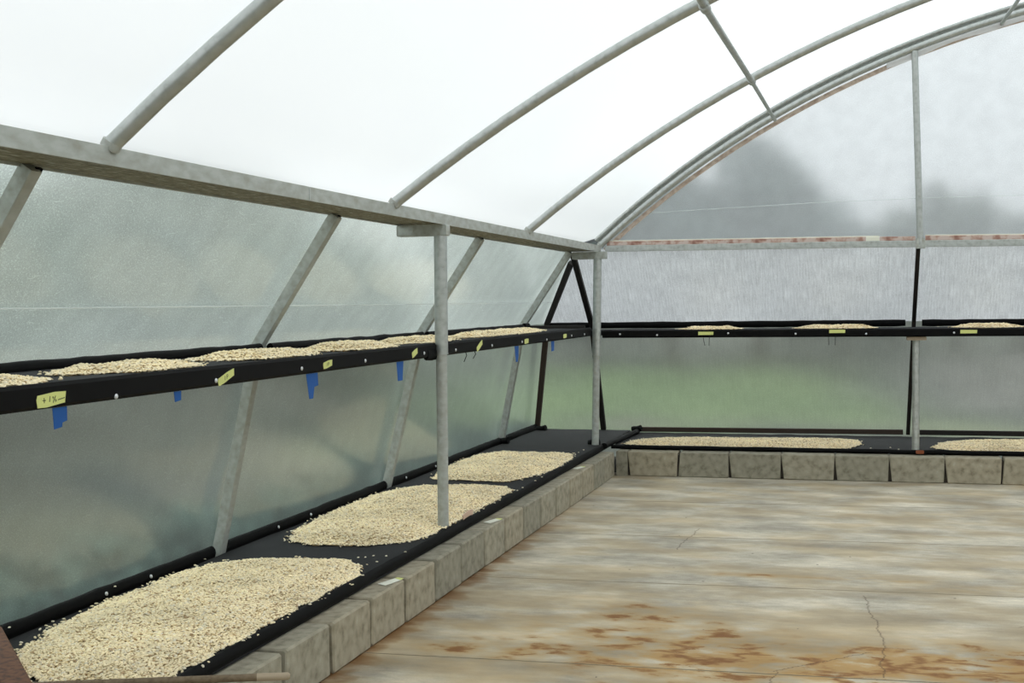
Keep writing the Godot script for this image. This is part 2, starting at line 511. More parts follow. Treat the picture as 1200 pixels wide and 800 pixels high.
func build_frame() -> void:
	# eave beams
	for side in [0, 1]:
		var x := -2.2175 if side == 0 else 2 * MID_X + 2.2175
		var b := base("eave_beam")
		var sx := 1.0 if side == 0 else -1.0
		put("front_flange", bar([Vector3(x + 0.1225 * sx, 1.843, 1.40), Vector3(x + 0.1225 * sx, 1.843, -10.31)], 0.006, 0.055, Vector3.UP, 0.001), M["weathered_steel"], b)
		put("rear_flange", bar([Vector3(x - 0.1225 * sx, 1.843, 1.40), Vector3(x - 0.1225 * sx, 1.843, -10.31)], 0.006, 0.055, Vector3.UP, 0.001), M["weathered_steel"], b)
		put("underside", bar([Vector3(x, 1.846, 1.39), Vector3(x, 1.846, -10.305)], 0.2388, 0.044, Vector3.UP, 0.001), M["soiled_steel"], b)
		if side == 0:
			for z in [-4.62, -7.5]:
				put("joint_plate", block(Vector3(-2.0925, 1.818, z - 0.004), Vector3(-2.0905, 1.868, z + 0.004), 0.0008), M["galvanised_steel"], b)
		tag(b, "long flat galvanised beam along the left eave, under the feet of the hoops" if side == 0 else "galvanised eave beam on the far side of the house, out of the picture", "beam")
	# hoops
	var labels := ["bowed pipe hoop against the end gable, with two thinner strips beside it", "thin-looking roof hoop just in front of the end gable hoop", "bowed pipe hoop that rises from the beam near the middle post", "thickest-looking pipe hoop, rising from the beam at the picture's upper edge"]
	for i in 4:
		var h := base("roof_hoop")
		put("pipe", tube(hoop_points(HOOPS[i][1], HOOPS[i][0], 48), 0.026), M["galvanised_steel"], h)
		for s in [0, 1]:
			var pts := hoop_points(HOOPS[i][1], HOOPS[i][0], 48)
			var foot: Vector3 = pts[0] if s == 0 else pts[48]
			put("weld_collar", tube([foot + Vector3(0, -0.004, 0), foot + Vector3(0.012 if s == 0 else -0.012, 0.014, 0)], 0.030), M["weathered_steel"], h)
		tag(h, labels[i], "hoop", "roof hoops")
	var z := -10.37
	var outer := base("gable_channel")
	var plate := begin()
	sweep(plate, hoop_points(3.725, z - 0.022, 48, 0.040), box_profile(0.034, 0.006, 0.001), Vector3(0, 0, 1))
	put("groove_plate", done(plate), M["weathered_steel"], outer)
	put("outer_lip", tube(hoop_points(3.725, z + 0.01, 48, 0.060), 0.016), M["galvanised_steel"], outer)
	tag(outer, "narrow double channel that follows the upper edge of the end gable hoop", "channel")
	var lath := base("gable_lath")
	var lp := hoop_points(3.725, z - 0.02, 48, -0.048)
	var st := begin()
	sweep(st, lp.slice(0, 18), box_profile(0.034, 0.016, 0.003), Vector3(0, 0, 1))
	put("strip", done(st), M["lath_timber"], lath)
	tag(lath, "pale pinkish lath under the curve of the end gable hoop", "lath")
	# loose film edge hanging below the hoop
	var flap := begin(true)
	var fl := noise(71, 1.2, 2)
	var fp := hoop_points(3.725, z + 0.02, 48, -0.012)
	for i in range(12, 40):
		for s in 3:
			var a: Vector3 = fp[i].lerp(fp[i + 1], s / 3.0)
			var b: Vector3 = fp[i].lerp(fp[i + 1], (s + 1) / 3.0)
			var da := 0.055 + 0.03 * fl.get_noise_1d(a.x * 1.5)
			var db := 0.055 + 0.03 * fl.get_noise_1d(b.x * 1.5)
			quad(flap, a, b, b - Vector3(0, db, -0.012), a - Vector3(0, da, -0.012), Vector3(0, 0, 1))
	tag(put("film_edge", done(flap), M["flap"]), "loose crumpled edge of film hanging under the gable hoop", "film")
	# stud and rail of the gable
	var stud := base("gable_stud")
	put("pipe", tube([Vector3(0.403, 1.80, -10.34), Vector3(0.366, 3.30, -10.34)], 0.025, Vector3(1, 0, 0.01)), M["galvanised_steel"], stud)
	put("foot_plate", block(Vector3(0.370, 1.790, -10.385), Vector3(0.438, 1.868, -10.318), 0.003), M["weathered_steel"], stud)
	tag(stud, "upright pipe in the end gable between rail and hoop", "stud")
	var rail := base("gable_rail")
	put("tube", bar([Vector3(-2.06, 1.849, -10.36), Vector3(0.03, 1.835, -10.36), Vector3(1.12, 1.822, -10.36), Vector3(2 * MID_X + 2.06, 1.849, -10.36)], 0.05, 0.042), M["galvanised_steel"], rail)
	put("lower_lip", bar([Vector3(-2.06, 1.825, -10.36), Vector3(0.03, 1.811, -10.36), Vector3(1.12, 1.798, -10.36), Vector3(2 * MID_X + 2.06, 1.825, -10.36)], 0.056, 0.009, Vector3.UP, 0.001), M["galvanised_steel"], rail)
	tag(rail, "level galvanised rail across the end wall at the foot of the gable", "rail")
	var strip := base("rail_lath")
	put("board", bar([Vector3(-2.05, 1.887, -10.36), Vector3(0.00, 1.873, -10.36)], 0.022, 0.034), M["red_lath_timber"], strip)
	put("bare_length", bar([Vector3(0.002, 1.873, -10.36), Vector3(0.10, 1.872, -10.36)], 0.022, 0.034), M["white_tape"], strip)
	put("pale_edge", bar([Vector3(-2.05, 1.908, -10.362), Vector3(0.10, 1.893, -10.362)], 0.016, 0.008, Vector3.UP, 0.001), M["white_tape"], strip)
	tag(strip, "reddish peeling lath lying on the gable rail, between corner and stud", "lath", "laths on the gable rail")
	var strip2 := base("rail_lath")
	put("board", bar([Vector3(0.102, 1.872, -10.36), Vector3(0.368, 1.868, -10.36)], 0.022, 0.034), M["red_lath_timber"], strip2)
	put("board", bar([Vector3(0.440, 1.870, -10.36), Vector3(1.2, 1.858, -10.36), Vector3(4.6, 1.868, -10.36)], 0.022, 0.036), M["red_lath_timber"], strip2)
	put("pale_edge", bar([Vector3(0.440, 1.892, -10.362), Vector3(1.2, 1.880, -10.362), Vector3(4.6, 1.890, -10.362)], 0.016, 0.008, Vector3.UP, 0.001), M["white_tape"], strip2)
	tag(strip2, "reddish lath on the gable rail that runs past the foot of the stud", "lath", "laths on the gable rail")
	# purlins
	for p in [[[-0.688, 2.826, -10.34], [-0.674, 2.755, -8.02], [-0.666, 2.672, -5.58], [-0.665, 2.72, -3.27], [-0.665, 2.74, -0.95], [-0.665, 2.75, 1.4]], [[0.99, 3.465, -10.34], [0.965, 3.285, -8.02], [0.95, 3.16, -5.58], [0.95, 3.27, -3.27], [0.95, 3.29, -0.95], [0.95, 3.31, 1.4]]]:
		var o := base("roof_purlin")
		var pts := []
		for q in p: pts.append(Vector3(q[0], q[1], q[2]))
		put("thin_pipe", tube([pts[0], pts[1]], 0.0135, Vector3.UP, 12), M["galvanised_steel"], o)
		put("pipe", tube(pts.slice(1), 0.017, Vector3.UP, 12), M["galvanised_steel"], o)
		for q in range(1, pts.size() - 1):
			put("clamp", tube([pts[q] + Vector3(0, 0, 0.045), pts[q] - Vector3(0, 0, 0.045)], 0.024, Vector3.UP, 12), M["galvanised_steel"], o)
		tag(o, "thin dark pipe running lengthwise under the roof, clamped to the hoops, left of the stud" if p[0][0] < 0 else "thin dark pipe under the roof at the picture's upper corner, right of the stud", "purlin", "roof purlins")
	# steel ribs of the leaning side wall
	var rib_at := [-10.15, -7.66, -5.40, -3.2, -0.9, 1.3]
	var base_dz := [-0.10, 0.06, -0.01, 0.0, 0.0, 0.0]
	var rib_labels := ["galvanised wall rib nearest the far corner of the left wall", "galvanised rib that passes behind the middle post in the left wall", "long leaning rib of the left wall, foot beside the nearest heap", "rib whose top shows under the beam at the picture's edge"]
	for i in 4:
		var r := base("wall_rib")
		var zt: float = rib_at[i]
		var path := [Vector3(-2.318, 1.815, zt), Vector3(-2.72, 1.22, zt), Vector3(-2.945, 0.25, zt + base_dz[i]), Vector3(-2.985, 0.0, zt + base_dz[i])]
		put("square_tube", bar(path, 0.05, 0.05, Vector3(0, 0, 1)), M["weathered_steel"], r)
		var dark := []  # black strip painted in for the shade on the rib's far side
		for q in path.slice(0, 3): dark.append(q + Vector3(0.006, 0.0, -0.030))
		put("shade_strip", bar(dark, 0.010, 0.030, Vector3(0, 0, 1), 0.002), M["black_edging"], r)
		tag(r, rib_labels[i], "rib", "steel ribs of the left wall")
	# dark timber studs of the end wall and the hip
	for d in [["dark timber stud of the end wall, behind the corner post", [[-2.338, 1.80, -10.37], [-2.305, 1.20, -10.95], [-2.314, 0.25, -11.45]], 0.046], ["dark timber stud in the middle of the end wall, beside the short prop", [[0.389, 1.80, -10.37], [0.375, 1.225, -10.95], [0.341, 0.25, -11.45]], 0.032], ["dark timber hip rafter in the corner where side and end wall meet", [[-2.375, 1.74, -10.46], [-2.715, 1.22, -10.97], [-2.935, 0.26, -11.44]], 0.046]]:
		var o := base("timber_stud")
		var pts := []
		for q in d[1]: pts.append(Vector3(q[0], q[1], q[2]))
		put("upper_length", bar([pts[0], pts[1]], d[2], 0.04, Vector3(0, 0, 1)), M["dark_timber"], o)
		put("lower_length", bar([pts[1], pts[2]], d[2], 0.04, Vector3(0, 0, 1)), M["dark_timber" if d[2] < 0.04 or pts[2].x > -2.5 else "brown_timber"], o)
		tag(o, d[0], "stud")
	# posts
	for p in [["galvanised pipe post standing on the left bed, in front of the near shelf", Vector3(-2.125, 0.25, -6.29), Vector3(-2.119, 1.760, -6.29), 1.15, -2.349, -2.077], ["galvanised pipe post at the inner corner of the two beds", Vector3(-2.127, 0.25, -10.18), Vector3(-2.092, 1.757, -10.18), 0.98, -2.298, -2.018]]:
		var o := base("support_post")
		var foot: Vector3 = p[1]
		var top: Vector3 = p[2]
		var f: float = (p[3] - foot.y) / (top.y - foot.y)
		var mid := foot.lerp(top, f)
		put("lower_pipe", tube([foot, mid + (top - foot) * 0.02], 0.0285, Vector3(0, 0, 1), 20), M["weathered_steel"], o)
		put("sleeve", tube([mid, top], 0.034, Vector3(0, 0, 1), 20), M["galvanised_steel"], o)
		put("collar", tube([mid - Vector3(0, 0.004, 0), mid + Vector3(0, 0.006, 0)], 0.0355, Vector3(0, 0, 1), 20), M["galvanised_steel"], o)
		put("cross_arm", block(Vector3(p[4], top.y - 0.001, foot.z - 0.03), Vector3(p[5], 1.8155, foot.z + 0.03), 0.005), M["weathered_steel"], o)
		if p[3] > 1:
			# the cut end of the square tube
			put("tube_end", block(Vector3(p[4] + 0.010, 1.767, foot.z + 0.0295), Vector3(p[4] + 0.09, 1.807, foot.z + 0.0315), 0.0008), M["galvanised_steel"], o)
		tag(o, p[0], "post", "pipe posts")
	var prop := base("shelf_prop")
	put("pipe", tube([Vector3(0.365, 0.235, -10.37), Vector3(0.372, 1.085, -10.37)], 0.028, Vector3(0, 0, 1), 18), M["galvanised_steel"], prop)
	put("cap_plate", block(Vector3(0.300, 1.085, -10.44), Vector3(0.446, 1.112, -10.31), 0.003), M["tan_plate"], prop)
	tag(prop, "short pipe prop under the end shelf, standing on the end bed", "prop")

func lumpy_strip(a: Vector3, b: Vector3, w: float, h: float, seed_: int) -> ArrayMesh:
	# a roll of cloth: rounded section, slightly uneven along its length
	var n := noise(seed_, 1.7, 3)
	var steps := maxi(4, int(a.distance_to(b) / 0.09))
	var path := []
	var k := []
	for i in steps + 1:
		var t := float(i) / steps
		path.append(a.lerp(b, t) + Vector3(n.get_noise_1d(t * 9.0 + 4.0), n.get_noise_1d(t * 9.0) * 0.5, 0) * 0.006)
		k.append(1.0 + n.get_noise_1d(t * 14.0 + 20.0) * 0.16)
	var prof := PackedVector2Array()
	for i in 12:
		prof.append(Vector2(cos(TAU * i / 12) * w / 2, sin(TAU * i / 12) * h / 2))
	var st := begin()
	sweep(st, path, prof, Vector3(0.01, 1, 0.013), true, k)
	return done(st)

func cloth_top(x0: float, x1: float, z0: float, z1: float, y0: float, y1: float, seed_: int) -> ArrayMesh:
	# a stretched cloth over a thin deck: a closed slab whose upper face undulates
	var n := noise(seed_, 1.1, 3)
	var nx := maxi(2, int((x1 - x0) / 0.06))
	var nz := maxi(2, int((z1 - z0) / 0.08))
	var st := begin(true)
	for i in nx:
		for j in nz:
			var p := []
			for e in [[0, 0], [1, 0], [1, 1], [0, 1]]:
				var x := lerpf(x0, x1, float(i + e[0]) / nx)
				var z := lerpf(z0, z1, float(j + e[1]) / nz)
				p.append(Vector3(x, y1 + n.get_noise_2d(x * 2.5, z) * 0.006 - 0.003, z))
			quad(st, p[0], p[1], p[2], p[3], Vector3.UP)
	st.set_smooth_group(-1)
	var yy := y1 - 0.008
	quad(st, Vector3(x0, y0, z0), Vector3(x1, y0, z0), Vector3(x1, yy, z0), Vector3(x0, yy, z0), Vector3(0, 0, -1))
	quad(st, Vector3(x0, y0, z1), Vector3(x1, y0, z1), Vector3(x1, yy, z1), Vector3(x0, yy, z1), Vector3(0, 0, 1))
	quad(st, Vector3(x0, y0, z0), Vector3(x0, y0, z1), Vector3(x0, yy, z1), Vector3(x0, yy, z0), Vector3(-1, 0, 0))
	quad(st, Vector3(x1, y0, z0), Vector3(x1, y0, z1), Vector3(x1, yy, z1), Vector3(x1, yy, z0), Vector3(1, 0, 0))
	quad(st, Vector3(x0, y0, z0), Vector3(x1, y0, z0), Vector3(x1, y0, z1), Vector3(x0, y0, z1), Vector3.DOWN)
	return done(st)

func screw_head(parent: Node, at: Vector3, facing: Vector3) -> void:
	var st := begin()
	sweep(st, [at - facing * 0.002, at + facing * 0.002, at + facing * 0.0045], ring_profile(0.0082, 8), Vector3(0.01, 1, 0.02), true, [1.0, 1.0, 0.5])
	put("screw", done(st), M["screw_metal"], parent)

func build_beds() -> void:
	var cloth: Material = M["black_cloth"]
	var edge: Material = M["black_edging"]
	# low bed along the left wall
	var b := base("drying_bed")
	put("cloth", cloth_top(-2.915, -2.062, -11.44, 1.2, 0.205, 0.25, 3), cloth, b)
	put("front_edge", lumpy_strip(Vector3(-2.070, 0.232, 1.2), Vector3(-2.070, 0.232, -10.15), 0.036, 0.056, 5), edge, b)
	put("front_edge", lumpy_strip(Vector3(-2.05, 0.245, -10.15), Vector3(-1.985, 0.245, -11.38), 0.05, 0.045, 6), edge, b)
	var stops := [1.2, -0.86, -0.94, -3.16, -3.24, -5.345, -5.435, -7.555, -7.645, -10.19, -10.29, -11.40]
	for i in 6:
		put("wall_edge", lumpy_strip(Vector3(-2.945, 0.263, stops[2 * i]), Vector3(-2.945, 0.263, stops[2 * i + 1]), 0.045, 0.062, 10 + i), edge, b)
	for at in [Vector3(-2.150, 0.262, -10.27), Vector3(-1.99, 0.268, -11.38), Vector3(-2.90, 0.27, -10.20), Vector3(-2.86, 0.262, -11.33)]:
		put("cloth_bunch", lumpy_strip(at - Vector3(0.045, 0.012, 0), at + Vector3(0.04, 0.006, 0.02), 0.05, 0.055, int(at.z * -10)), edge, b)
	for s in [[-2.915, -4.45], [-2.915, -4.78], [-2.915, -6.0], [-2.915, -6.4], [-2.915, -7.9], [-2.915, -8.5]]:
		screw_head(b, Vector3(-2.921, 0.270, s[1]), Vector3(1, 0.2, 0).normalized())
	tag(b, "low black-clothed drying bed along the left wall, with three big bean heaps", "drying bed")
	# low bed along the end wall
	b = base("drying_bed")
	put("cloth", cloth_top(-2.02, 7.4, -11.46, -10.345, 0.202, 0.228, 8), cloth, b)
	put("front_edge", lumpy_strip(Vector3(-2.03, 0.219, -10.34), Vector3(7.4, 0.226, -10.34), 0.035, 0.034, 21), edge, b)
	put("wall_edge", bar([Vector3(-1.97, 0.256, -11.435), Vector3(0.30, 0.264, -11.435)], 0.03, 0.042), M["brown_timber"], b)
	put("wall_edge", bar([Vector3(0.38, 0.264, -11.435), Vector3(7.4, 0.264, -11.435)], 0.03, 0.042), M["dark_timber"], b)
	tag(b, "low black-clothed drying bed along the end wall, behind the end kerb", "drying bed")
	# shelf along the left wall
	var s := base("drying_shelf")
	put("cloth", cloth_top(-2.69, -2.165, -10.10, 1.2, 1.165, 1.203, 31), cloth, s)
	var board_a := put("front_board", bar([Vector3(-2.155, 1.170, 1.2), Vector3(-2.155, 1.170, -6.28)], 0.030, 0.070, Vector3.UP, 0.010), edge, s)
	var board_b := put("front_board", bar([Vector3(-2.155, 1.170, -6.31), Vector3(-2.155, 1.170, -10.14)], 0.030, 0.070, Vector3.UP, 0.010), edge, s)
	stops = [1.2, -0.86, -0.94, -3.16, -3.24, -5.33, -5.43, -7.55, -7.64, -10.02]
	for i in 5:
		put("back_edge", lumpy_strip(Vector3(-2.672, 1.212, stops[2 * i]), Vector3(-2.672, 1.212, stops[2 * i + 1]), 0.036, 0.048, 40 + i), edge, s)
	put("cloth_bunch", lumpy_strip(Vector3(-2.665, 1.222, -9.98), Vector3(-2.665, 1.222, -10.12), 0.04, 0.045, 47), edge, s)
	put("cloth_bunch", lumpy_strip(Vector3(-2.155, 1.155, -6.13), Vector3(-2.155, 1.150, -6.34), 0.032, 0.065, 48), edge, s)
	put("cross_board", bar([Vector3(-2.68, 1.205, -10.125), Vector3(-2.19, 1.205, -10.125)], 0.030, 0.036), M["dark_timber"], s)
	for q in [[-3.331, 1.145], [-3.935, 1.155], [-4.624, 1.160], [-5.287, 1.160], [-6.071, 1.162], [-6.584, 1.158], [-7.280, 1.158], [-7.968, 1.158], [-8.631, 1.152], [-9.410, 1.158], [-9.865, 1.156], [-2.7, 1.15], [-2.1, 1.15]]:
		screw_head(board_a if q[0] > -6.28 else board_b, Vector3(-2.140, q[1], q[0]), Vector3(1, 0, 0))
	for q in [[-6.78, 0.05], [-6.95, 0.04]]:
		put("loose_thread", tube([Vector3(-2.145, 1.137, q[0]), Vector3(-2.143, 1.12, q[0] - 0.01), Vector3(-2.146, 1.137 - q[1], q[0] + 0.03)], 0.0022, Vector3(1, 0, 0.02), 6), edge, s)
	tag(s, "long upper drying shelf in black cloth along the left wall, behind the middle post", "drying shelf")
	# shelf along the end wall
	s = base("drying_shelf")
	put("cloth", cloth_top(-2.71, 7.4, -11.0, -10.30, 1.135, 1.176, 51), cloth, s)
	var board_c := put("front_board", bar([Vector3(-2.08, 1.146, -10.29), Vector3(7.4, 1.144, -10.29)], 0.026, 0.062, Vector3.UP, 0.009), edge, s)
	put("back_edge", lumpy_strip(Vector3(-2.70, 1.205, -10.972), Vector3(0.31, 1.207, -10.972), 0.036, 0.055, 53), edge, s)
	put("back_edge", lumpy_strip(Vector3(0.44, 1.207, -10.972), Vector3(7.4, 1.207, -10.972), 0.036, 0.055, 54), edge, s)
	for q in [[-1.934, 1.145], [-1.630, 1.137], [-1.060, 1.148], [-0.535, 1.141], [-0.001, 1.138], [0.643, 1.143], [1.3, 1.142]]:
		screw_head(board_c, Vector3(q[0], q[1], -10.277), Vector3(0, 0, 1))
	for q in [[-1.259, 0.013], [-1.210, -0.003], [-0.284, 0.002], [-0.232, -0.002]]:
		put("loose_thread", tube([Vector3(q[0], 1.118, -10.285), Vector3(q[0] + q[1] * 0.3, 1.09, -10.283), Vector3(q[0] + q[1], 1.050, -10.286)], 0.0022, Vector3(1, 0, 0.02), 6), edge, s)
	tag(s, "upper drying shelf in black cloth across the end wall, with small heaps", "drying shelf")

func build_kerbs() -> void:
	var r := RandomNumberGenerator.new()
	r.seed = 77
	var shapes := []
	for v in 6:
		# one block: worn arrises, faces a little out of true; those of the side kerb stand further apart
		var length := 0.380 if v < 3 else 0.392
		var st := begin()
		var n := noise(80 + v, 9.0, 2)
		var path := []
		var k := []
		for i in 7:
			var t := [0.0, 0.008, 0.1, 0.2, 0.302, length - 0.008, length][i] as float
			path.append(Vector3(0, n.get_noise_1d(t * 3.0) * 0.002, t))
			k.append(0.93 if i == 0 or i == 6 else 1.0)
		sweep(st, path, box_profile(0.196, 0.200, 0.008), Vector3.UP, false, k)
		shapes.append(done(st))
	var side := base("block_kerb")
	for i in 37:
		var o := put("concrete_block", shapes[r.randi() % 3], M["concrete_block_%d" % (r.randi() % 3)], side)
		o.position = Vector3(WALL_X - 0.098 + r.randf_range(-0.003, 0.003), 0.1 + r.randf_range(-0.002, 0.001), -(4.877 + (12 - i) * PITCH) - PITCH + 0.013)
	put("joint_dirt", block(Vector3(WALL_X - 0.19, 0.004, -10.15), Vector3(WALL_X - 0.032, 0.172, 0.5)), M["joint_filler"], side)
	tag(side, "low kerb of grey concrete blocks along the left bed", "kerb")
	var back := base("block_kerb")
	for i in range(0, 24):
		var o := put("concrete_block", shapes[3 + r.randi() % 3], M["concrete_block_%d" % (r.randi() % 3)], back)
		o.rotation.y = PI / 2
		o.position = Vector3(-1.051 + (i - 2) * PITCH + 0.007, 0.1 + r.randf_range(-0.002, 0.001), KERB_Z - 0.098 + r.randf_range(-0.003, 0.003))
	put("concrete_block", block(Vector3(-1.960, 0.0, KERB_Z - 0.196), Vector3(-1.868, 0.2, KERB_Z), 0.006), M["concrete_block_1"], back)
	put("joint_dirt", block(Vector3(-1.95, 0.004, KERB_Z - 0.19), Vector3(7.4, 0.172, KERB_Z - 0.032)), M["joint_filler"], back)
	tag(back, "low kerb of grey concrete blocks across the end of the floor", "kerb")

func build_floor() -> void:
	var f := base("floor")
	tag(f, "", "", "", "structure")
	var cuts := [1.6, -0.4, -2.1, -3.45, -4.80, -6.28, -7.57, -8.90, -10.4]
	for i in cuts.size() - 1:
		var st := begin()
		var nx := 24
		var x0 := -2.1
		var x1 := 8.1
		var z0: float = cuts[i] - 0.005
		var z1: float = cuts[i + 1] + 0.005
		var skew := -0.04
		var wob := noise(90 + i, 1.3, 3)
		var wob2 := noise(91 + i, 1.3, 3)
		for k in nx:
			var xa := lerpf(x0, x1, float(k) / nx)
			var xb := lerpf(x0, x1, float(k + 1) / nx)
			var za0 := z0 + skew * (xa + 1.9) + wob.get_noise_1d(xa) * 0.006
			var zb0 := z0 + skew * (xb + 1.9) + wob.get_noise_1d(xb) * 0.006
			var za1 := z1 + skew * (xa + 1.9) + wob2.get_noise_1d(xa) * 0.006
			var zb1 := z1 + skew * (xb + 1.9) + wob2.get_noise_1d(xb) * 0.006
			quad(st, Vector3(xa, 0, za0), Vector3(xb, 0, zb0), Vector3(xb, 0, zb1), Vector3(xa, 0, za1), Vector3.UP, Vector2(xa, za0), Vector2(xb, zb0), Vector2(xb, zb1), Vector2(xa, za1))
			for e in [[za0, zb0, 1.0], [za1, zb1, -1.0]]:
				quad(st, Vector3(xa, 0, e[0]), Vector3(xb, 0, e[1]), Vector3(xb, -0.012, e[1]), Vector3(xa, -0.012, e[0]), Vector3(0, 0, e[2]))
		put("slab", done(st), M["slab_concrete"], f)
	put("joint_bed", block(Vector3(-3.1, -0.12, -11.6), Vector3(9.0, -0.011, 1.7)), M["joint_filler"], f)

# ------------------------------------------------------------------ beans

var bean_mesh: ArrayMesh

func make_bean() -> ArrayMesh:
	# a parchment coffee bean: oval, domed on one side, with a flat side that has a crease
	var st := begin(true)
	var nu := 8
	var nv := 5
	var pt := func(i: int, j: int) -> Vector3:
		var a := TAU * i / nu
		var b := PI * j / nv
		var p := Vector3(cos(b), sin(b) * sin(a), sin(b) * cos(a))
		var y := p.y * 0.52
		if y < 0: y *= 0.45
		if absf(p.z) < 0.2 and p.y < -0.5: y += 0.10
		return Vector3(p.x * 0.0062, y * 0.0062, p.z * 0.0046)
	for i in nu:
		for j in nv:
			var a: Vector3 = pt.call(i, j)
			var b: Vector3 = pt.call(i + 1, j)
			var c: Vector3 = pt.call(i + 1, j + 1)
			var d: Vector3 = pt.call(i, j + 1)
			var out := (a + b + c + d) / 4
			if j > 0: tri(st, a, b, c, out)
			if j < nv - 1: tri(st, a, c, d, out)
	return done(st)

func edge_distance(p: Vector2, poly: PackedVector2Array) -> float:
	var best := 1e9
	for i in poly.size():
		var q := Geometry2D.get_closest_point_to_segment(p, poly[i], poly[(i + 1) % poly.size()])
		best = minf(best, p.distance_squared_to(q))
	return sqrt(best)

func heap(outline: Array, y: float, height: float, rim: float, step: float, seed_: int, label: String, group: String, ragged := 0.034) -> void:
	var r := RandomNumberGenerator.new()
	r.seed = seed_
	var raw := PackedVector2Array()
	for i in range(0, outline.size(), 2):
		raw.append(Vector2(outline[i], outline[i + 1]))
	# round the outline off, then fray it
	var n := noise(seed_, 4.5, 4)
	var poly := PackedVector2Array()
	for i in raw.size():
		var p0 := raw[(i - 1 + raw.size()) % raw.size()]
		var p1 := raw[i]
		var p2 := raw[(i + 1) % raw.size()]
		var p3 := raw[(i + 2) % raw.size()]
		for k in 4:
			var q := p1.cubic_interpolate(p2, p0, p3, k / 4.0)
			q += Vector2(n.get_noise_2d(q.x * 2.0, q.y * 2.0), n.get_noise_2d(q.x * 2.0 + 40.0, q.y * 2.0)) * ragged
			poly.append(q)
	var lo := poly[0]
	var hi := poly[0]
	for q in poly:
		lo = lo.min(q)
		hi = hi.max(q)
	var lump := noise(seed_ + 1, 5.0, 3)
	# coarse distance grid, interpolated for every bean
	var cell := 0.02
	var gx := int((hi.x - lo.x) / cell) + 3
	var gz := int((hi.y - lo.y) / cell) + 3
	var dist := PackedFloat32Array()
	dist.resize(gx * gz)
	for j in gz:
		for i in gx:
			var q := lo + Vector2(i - 1, j - 1) * cell
			var d := edge_distance(q, poly)
			dist[j * gx + i] = d if Geometry2D.is_point_in_polygon(q, poly) else -d
	var depth := func(q: Vector2) -> float:
		var f := (q - lo) / cell + Vector2.ONE
		var i := clampi(int(f.x), 0, gx - 2)
		var j := clampi(int(f.y), 0, gz - 2)
		var u := f.x - i
		var v := f.y - j
		return lerpf(lerpf(dist[j * gx + i], dist[j * gx + i + 1], u), lerpf(dist[(j + 1) * gx + i], dist[(j + 1) * gx + i + 1], u), v)
	var top := func(q: Vector2, d: float) -> float:
		return height * smoothstep(0.0, rim, d) * (0.85 + 0.4 * lump.get_noise_2d(q.x * 1.5, q.y))
	# the mass under the top layer
	var st := begin(true)
	for j in gz - 1:
		for i in gx - 1:
			var c := [dist[j * gx + i], dist[j * gx + i + 1], dist[(j + 1) * gx + i + 1], dist[(j + 1) * gx + i]]
			if c.min() < 0.002: continue
			var p := []
			for e in [[0, 0], [1, 0], [1, 1], [0, 1]]:
				var q := lo + Vector2(i + e[0] - 1, j + e[1] - 1) * cell
				var d: float = dist[(j + e[1]) * gx + i + e[0]] - 0.010
				p.append(Vector3(q.x, y - 0.003 + (top.call(q, d) if d > 0 else d * 0.2), q.y))
			quad(st, p[0], p[1], p[2], p[3], Vector3.UP)
	var mm := MultiMesh.new()
	mm.transform_format = MultiMesh.TRANSFORM_3D
	mm.use_colors = true
	mm.mesh = bean_mesh
	var places := []
	var tints := []
	var tone := noise(seed_ + 2, 2.2, 3)
	var z := lo.y - 0.02
	while z < hi.y + 0.02:
		var x := lo.x - 0.02
		while x < hi.x + 0.02:
			var q := Vector2(x + r.randf_range(-0.5, 0.5) * step, z + r.randf_range(-0.5, 0.5) * step)
			x += step
			var d: float = depth.call(q)
			# a few have rolled off the edge of the heap
			if d < 0.0 and (d < -0.045 or r.randf() > 0.22 * exp(d / 0.014)): continue
			var up := 0.0022 if d < 0.012 else float(top.call(q, d - 0.010)) + r.randf_range(-0.0015, 0.0035)
			var turn := Basis(Vector3.UP, r.randf() * TAU) * Basis(Vector3(1, 0, 0), (PI if r.randf() < 0.3 else 0.0) + r.randfn(0.0, 0.35)) * Basis(Vector3(0, 0, 1), r.randfn(0.0, 0.3))
			places.append(Transform3D(turn.scaled(Vector3.ONE * r.randf_range(0.98, 1.30)), Vector3(q.x, y + up, q.y)))
			var k := r.randf_range(0.86, 1.08) * (1.0 + 0.18 * tone.get_noise_2d(q.x, q.y))
			var c := Color(0.96, 0.81, 0.525) * k
			if r.randf() < 0.09: c = Color(0.52, 0.37, 0.20) * k
			if r.randf() < 0.10: c = Color(0.85, 0.76, 0.58) * k
			tints.append(c)
		z += step
	mm.instance_count = places.size()
	for i in places.size():
		mm.set_instance_transform(i, places[i])
		mm.set_instance_color(i, tints[i])
	var o := MultiMeshInstance3D.new()
	o.name = numbered("bean_heap")
	o.multimesh = mm
	o.material_override = M["bean_skin"]
	add_child(o, true)
	put("under_layer", done(st), M["bean_layer"], o)
	tag(o, label, "coffee beans", group, "stuff")

func oval(cx: float, cz: float, rx: float, rz: float, seed_: int) -> Array:
	var r := RandomNumberGenerator.new()
	r.seed = seed_
	var out := []
	for i in 12:
		var a := TAU * i / 12
		var k := r.randf_range(0.92, 1.06)
		out.append(cx + cos(a) * rx * k)
		out.append(cz + sin(a) * rz * k)
	return out

